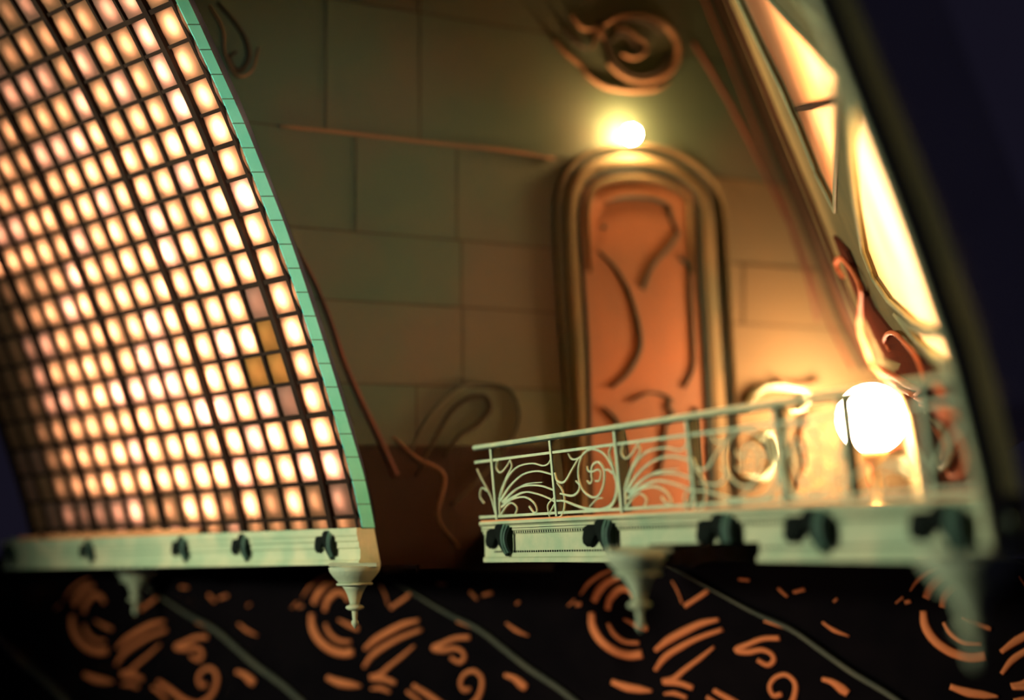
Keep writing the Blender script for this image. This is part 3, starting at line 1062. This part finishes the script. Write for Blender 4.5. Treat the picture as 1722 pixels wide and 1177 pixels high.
# panes: one mesh per row, shared along the vault
lamp_v, lamp_f, lamp_p = [], [], []
special = {(1, 8): 'pink', (1, 9): 'ochre', (2, 9): 'pink'}
npane = 0
rr = random.Random(11)
for i in range(len(ip) - 1):
    n = (pnorm(i) + pnorm(i + 1)).normalized()
    a, b = ip[i], ip[i + 1]
    meshes = {}
    for j in range(len(ts)):
        ta = ts[j - 1] if j else 0.0
        tb = ts[j]
        wcell = tb - ta
        c = (a + b) / 2 + H * (ta + tb) / 2
        q = proj(c)
        if q[0] < -30 or q[1] < -30 or q[0] > 1722:
            continue
        key = 'thin' if j == 0 else ('first' if j == 1 else 'std')
        if key not in meshes:
            vs_, fs_ = [], []
            K = 4
            for r_ in range(K + 1):
                for s in range(K + 1):
                    fx, fy = r_ / K, s / K
                    bul = 0.010 * (1 - (2 * fx - 1) ** 2) * (1 - (2 * fy - 1) ** 2)
                    p_ = (b - a) * (fy - 0.5) * 0.99 + H * wcell * (fx - 0.5) * 0.99 - n * bul
                    vs_.append(p_)
            for r_ in range(K):
                for s in range(K):
                    k = r_ * (K + 1) + s
                    fs_.append((k, k + 1, k + K + 2, k + K + 1))
            me = bpy.data.meshes.new('glass_pane')
            me.from_pydata(vs_, [], fs_)
            for pp in me.polygons:
                pp.use_smooth = True
            me.materials.append(M['amber'])
            meshes[key] = me
        o = bpy.data.objects.new('glass_pane', meshes[key])
        COL.objects.link(o)
        o.parent = vault
        o.location = c - vault.location + n * 0.004
        o.material_slots[0].link = 'OBJECT'
        z = rr.random()
        # lamp strength: stronger towards the rim and the middle, failing at the lower left
        x_, y_ = q
        edge = 560 - (0 if y_ < 560 else (y_ - 560) * 0.0)
        s0 = 0.15 + 0.85 * min(1, max(0, (x_ + 0.18 * y_ - 40) / 420.0))
        s0 *= 0.34 + 0.66 * min(1, max(0, (y_ + 0.25 * x_ - 10) / 330.0))
        if y_ > 470:
            s0 *= min(1, max(0.0, (x_ - (y_ - 470) * 0.24 + 5) / 110.0)) ** 1.5
        if i == len(ip) - 3:
            s0 *= 0.75
        if i == len(ip) - 2 - 0:
            s0 *= 0.12
        if i == len(ip) - 3:
            s0 *= 0.16 if rr.random() < 0.7 else 0.9
        s0 *= 0.7 + 0.6 * rr.random()
        m_ = 'pink' if z < 0.3 else 'amber'
        off = False
        px_cell = (int(j), i)
        if (j, i) in ((2, 12), (2, 13), (3, 14), (2, 14), (2, 15), (1, 10)) and (j, i) != (1, 10):
            m_ = {12: 'pink', 13: 'ochre', 14: 'ochre', 15: 'pink'}[i]
            s0 *= 0.13
            off = True
        o.material_slots[0].material = M[m_]
        npane += 1
        if j == 0:
            s0 *= 0.6
        # lamp: small tube behind the pane
        lc = (a + b) / 2 + H * (ta + tb) / 2 + n * (0.017 if not off else 0.040) + H * wcell * (rr.random() - 0.5) * 0.16
        lh = (b - a) * 0.17
        lw = H * min(wcell * 0.15, 0.009)
        k = len(lamp_v)
        lamp_v += [lc - lh - lw, lc + lh - lw, lc + lh + lw, lc - lh + lw]
        lamp_f.append((k, k + 1, k + 2, k + 3))
        lamp_p.append(s0)
me = bpy.data.meshes.new('backlight_lamps')
me.from_pydata([v_ - vault.location for v_ in lamp_v], [], lamp_f)
atr = me.attributes.new('power', 'FLOAT', 'FACE')
for k, s0 in enumerate(lamp_p):
    atr.data[k].value = s0
me.materials.append(M['lamps'])
lo_ = bpy.data.objects.new('backlight_lamps', me)
COL.objects.link(lo_)
lo_.parent = vault
lo_['kind'] = 'stuff'
print('PANES', npane)

# teal rim: one plate per joint
rimv = thing('vault_rim', crv(OUTER, 900), 'bright teal curved rim at the end of the glass vault, with fine joints', 'rim')
# arc length positions
arc = [0.0]
fo = [crv(OUTER, -258 + (889 + 258) * i / 200) for i in range(201)]
fi = [crv(INNER, -258 + (889 + 258) * i / 200) for i in range(201)]
for a, b in zip(fo, fo[1:]):
    arc.append(arc[-1] + (b - a).length)


def arcpt(L, s):
    k = 0
    while k < 199 and arc[k + 1] < s:
        k += 1
    t = (s - arc[k]) / (arc[k + 1] - arc[k])
    return L[k].lerp(L[k + 1], t)


seg = pxlen(3.95, 41)
nseg = int(arc[-1] / seg)
for k in range(nseg):
    s0, s1 = arc[-1] * k / nseg, arc[-1] * (k + 1) / nseg - 0.0035
    rings = []
    for q in range(4):
        s = s0 + (s1 - s0) * q / 3
        a, b = arcpt(fi, s), arcpt(fo, s)
        rings.append([a, b, b - H * 0.0032, a - H * 0.0032])
    MB().loft(rings).build('rim_plate', 'teal', rimv)
rings = []
for q in range(101):
    a, b = fi[q * 2], fo[q * 2]
    rings.append([a + H * 0.0, b + H * 0.0, b - H * 0.0018, a - H * 0.0018])
MB().loft(rings).build('rim_core', 'joint', rimv)

# cornice under the vault
cor_z0 = E.px(638, 948).z
cor_z1 = E.px(608, 886).z
HC = cor_z1 - cor_z0
Tl = t_at(12)
mo = (crv(OUTER, 946) - E_pt).dot(mdir)
mi = (Ibase - E_pt).dot(mdir) + 0.012
corn = thing('vault_cornice', E_pt, 'pale green moulded cornice with dark consoles below the glass vault', 'cornice')
mot = (crv(OUTER, 886) - E_pt).dot(mdir)
profc = [(mo, 0.0), (mi, 0.0), (mi, 0.10), (mi - 0.006, 0.14), (mi - 0.006, 0.42), (mi - 0.001, 0.46), (mi - 0.001, 0.60), (mi + 0.004, 0.64), (mi + 0.004, 0.74), (mi + 0.008, 0.80), (mi + 0.008, 0.98), (mot, 0.98)]
ox, oy = E_pt.copy(), None
base = Vector((E_pt.x, E_pt.y, cor_z0))


def cpt(t, m_, v):
    return base + H * t + mdir * m_ + ZUP * (v * HC)


rings = [[cpt(t, m_, v) for m_, v in profc] for t in [0.0, Tl * 0.25, Tl * 0.5, Tl * 0.75, Tl]]
MB().loft(rings).build('cornice_moulding', 'cream', corn)
MB().box(cpt(t_at(345), mi - 0.02, 0.985), H * (t_at(88) - t_at(345)), mdir * 0.034, ZUP * (HC * 0.16)).build('lit_sill', 'sill', corn)  # orange strip where warm light falls, painted in
MB().box(cpt(t_at(75), mi - 0.02, 0.985), H * (t_at(40) - t_at(75)), mdir * 0.030, ZUP * (HC * 0.13)).build('lit_sill', 'sill', corn)
MB().box(cpt(0.0, mot, 0.985), H * Tl, mdir * (mi - mot - 0.02), ZUP * (HC * 0.08)).build('cornice_top', 'cream2', corn)
clabs = ['leftmost blurred console under the glass vault', 'dark console on the cornice above the smallest pendant', 'dark console near the middle of the vault cornice', 'dark console right of the middle of the vault cornice', 'dark console on the vault cornice nearest the teal rim']
CP = Pl(cpt(0, mi - 0.001, 0), H)
for lab, x in zip(clabs, (22, 155, 312, 414, 556)):
    t = t_at(x)
    u = (base + H * t - CP.o).dot(CP.r)
    console(CP, u, 0.0, HC, 'scroll_console', lab, 'console', 'scroll consoles on the vault cornice', top=0.5)

# ================================================================== dark frieze below
frz = thing('wall_lower', P.px(1000, 1170), 'black lower wall with terracotta scroll inlay below cornice and balcony', 'wall', kind='structure')
MB().poly([(-260, 938), (2050, 938), (2050, 1420), (-260, 1420)], [], lambda x, y: P.px(x, y), lambda x, y: P.px(x, y, -0.03)).build('frieze_panel', 'frieze', frz)
c8 = lambda L: [(900 + a / 3.914, 920 + b / 3.914) for a, b in L]
c9 = lambda L: [(1280 + a / 3.896, 900 + b / 3.896) for a, b in L]
S = [
    (c8([(220, 385), (262, 345)]), [3, 4]),
    (c8([(300, 312), (350, 240), (430, 180), (510, 148)]), [2, 7, 7, 4]),
    (c8([(385, 355), (420, 285), (480, 225), (560, 200)]), [12, 15, 14, 9]),
    (c8([(475, 410), (495, 335), (560, 275), (620, 285), (660, 335)]), [10, 14, 12, 9]),
    (c8([(372, 430), (380, 520), (430, 610), (520, 680), (620, 710), (705, 702)]), [12, 16, 16, 16, 16]),
    (c8([(480, 500), (520, 570), (590, 620), (685, 630)]), [6, 9, 9, 7]),
    (c8([(585, 472), (660, 508), (740, 540)]), [4, 9, 9]),
    (c8([(900, 220), (940, 290), (968, 370)]), [2, 4, 3]),
    (c8([(985, 388), (1060, 340), (1140, 285)]), [8, 8, 8]),
    (c8([(790, 680), (880, 610), (1000, 545), (1100, 500), (1210, 475)]), [8, 14, 14, 12, 7]),
    (c8([(790, 810), (860, 720), (970, 650), (1080, 595), (1235, 540)]), [7, 12, 11, 9, 8]),
    (c8([(1180, 655), (1080, 735), (980, 810), (915, 865), (840, 885)]), [5, 8, 9, 11, 11]),
    (c8([(850, 890), (950, 895), (1040, 925)]), [9, 11, 10]),
    (c8([(850, 965), (920, 962), (1000, 990)]), [4, 9, 7]),
    (c8([(505, 885), (600, 920), (690, 935), (770, 945)]), [10, 16, 14, 5]),
    (c8([(1610, 598), (1500, 602), (1400, 640), (1325, 675), (1400, 690), (1490, 675), (1555, 700), (1572, 745), (1530, 775), (1465, 742)]), [10, 9, 10, 11, 10, 9, 9, 9, 8]),
    (c8([(1625, 965), (1570, 975), (1545, 915), (1580, 858), (1650, 838), (1708, 885), (1712, 960), (1670, 1050), (1560, 1120), (1430, 1090), (1300, 1010), (1175, 940)]), [9, 9, 8, 8, 9, 10, 11, 12, 13, 12, 9]),
    (c8([(1130, 985), (1200, 1030), (1280, 1100)]), [7, 8, 5]),
    (c8([(1340, 210), (1410, 216)]), [5, 5]),
    (c8([(1600, 268), (1660, 325)]), [6, 5]),
    (c9([(212, 372), (285, 352)]), [6, 7]),
    (c9([(475, 435), (500, 415)]), [4, 4]),
    (c9([(402, 570), (480, 622), (578, 660)]), [4, 8, 3]),
    (c9([(400, 940), (470, 962), (530, 1005), (570, 1035)]), [8, 12, 18, 14]),
    (c9([(20, 562), (100, 585), (200, 622)]), [4, 7, 3]),
    (c9([(940, 440), (980, 430)]), [7, 7]),
]
RIBL = [(1120, 948), (1194, 989), (1270, 1030), (1331, 1058), (1383, 1094), (1434, 1130), (1506, 1174), (1590, 1240), (1680, 1330)]
bayD = (P.inv(P.px(1555, 1045))[0] - P.inv(P.px(525, 1030))[0]) / 2
protos = []
for pts, wd in S:
    c = cat([(x, y, 0) for x, y in pts], 5)
    p3 = [P.px(q.x, q.y, 0.001) for q in c]
    mb = MB().stroke(p3, [a * 4.32 / FPX for a in wd], P.n, 0.008)
    o = mb.build('inlay_scroll', 'terra', frz, True, origin=p3[len(p3) // 2])
    protos.append(o)
c = cat([(x, y, 0) for x, y in RIBL], 6)
p3 = [P.px(q.x, q.y, 0.004) for q in c]
o = MB().stroke(p3, [a * 4.32 / FPX for a in [2, 6, 10, 12, 13, 13, 13]], P.n, 0.022).build('arch_rib', 'rib', frz, True, origin=p3[12])
protos.append(o)
for k in (-3, -2, -1, 1):
    for o in protos:
        if k == -3 and o.name.startswith('inlay'):
            continue
        c = o.copy()
        COL.objects.link(c)
        c.parent = frz
        c.location = o.location + P.r * (bayD * k)

# ================================================================== pendants and soffit blocks
plabs = ['smallest blurred pale pendant finial under the left end of the cornice', 'sharp pale pendant finial hanging below the foot of the teal rim',
         'blurred pale pendant finial hanging under the balcony near the arched door', 'largest most blurred pale pendant finial at the lower right corner']


def pendant(x, y, Z, lab):
    """x, y: pixel of the top of the pendant on its axis"""
    base = at(x, y, Z)
    s = 3.95 / FPX / 3.743 * (0.97)
    t = thing('pendant_finial', base, lab, 'finial', 'pendant finials')
    rx = P.r

    def lat(prof, name, k=20):
        return MB().lathe(base, [(r_ * s, -z_ * s) for r_, z_ in prof], k).build(name, 'pend', t, True)
    # square top plate
    MB().box(base - RT * 150 * s - Vector((0, 1, 0)) * 120 * s - ZUP * 16 * s, RT * 305 * s, Vector((0, 1, 0)) * 240 * s, ZUP * 22 * s).build('top_plate', 'pend', t)
    lat([(150, 14), (168, 22), (160, 50), (140, 78), (112, 108), (100, 122), (1, 123)], 'upper_bell')
    lat([(1, 121), (114, 121), (120, 128), (114, 136), (1, 137)], 'collar_ring')
    lat([(1, 135), (84, 136), (66, 160), (48, 196), (36, 236), (30, 262), (1, 263)], 'lower_bell')
    lat([(1, 258), (32, 258), (56, 268), (60, 280), (44, 292), (20, 298), (1, 299)], 'bead_ring')
    lat([(1, 297), (20, 298), (18, 330), (15, 355), (24, 366), (22, 382), (8, 402), (1, 412)], 'drop_tip', 12)
    return t


PEN = [(228, 950, 5.0), (596, 948, 3.93), (1072, 922, 3.02), (1626, 926, 2.16)]
for (x, y, Z), lab in zip(PEN, plabs):
    pendant(x, y, Z, lab)
sl = ['black beam end right of the smallest pendant', 'black beam end right of the sharp pendant', 'black beam end below the balcony right of the blurred pendant']
for (xa, xb, ya, yb_, Z), lab in zip([(238, 376, 946, 962, 4.70), (640, 700, 952, 966, 3.95), (1100, 1322, 916, 952, 2.98)], sl):
    a = at(xa, ya, Z)
    b = at(xb, ya - 4 if xb > 1000 else ya, Z)
    wv = Vector((b.x - a.x, b.y - a.y, 0))
    MBx = MB().box(a - ZUP * pxlen(Z, yb_ - ya), wv, Vector((0, 0.12, 0)), ZUP * pxlen(Z, yb_ - ya))
    o = MBx.build('beam_end', 'soffit')
    tag(o, lab, 'beam')
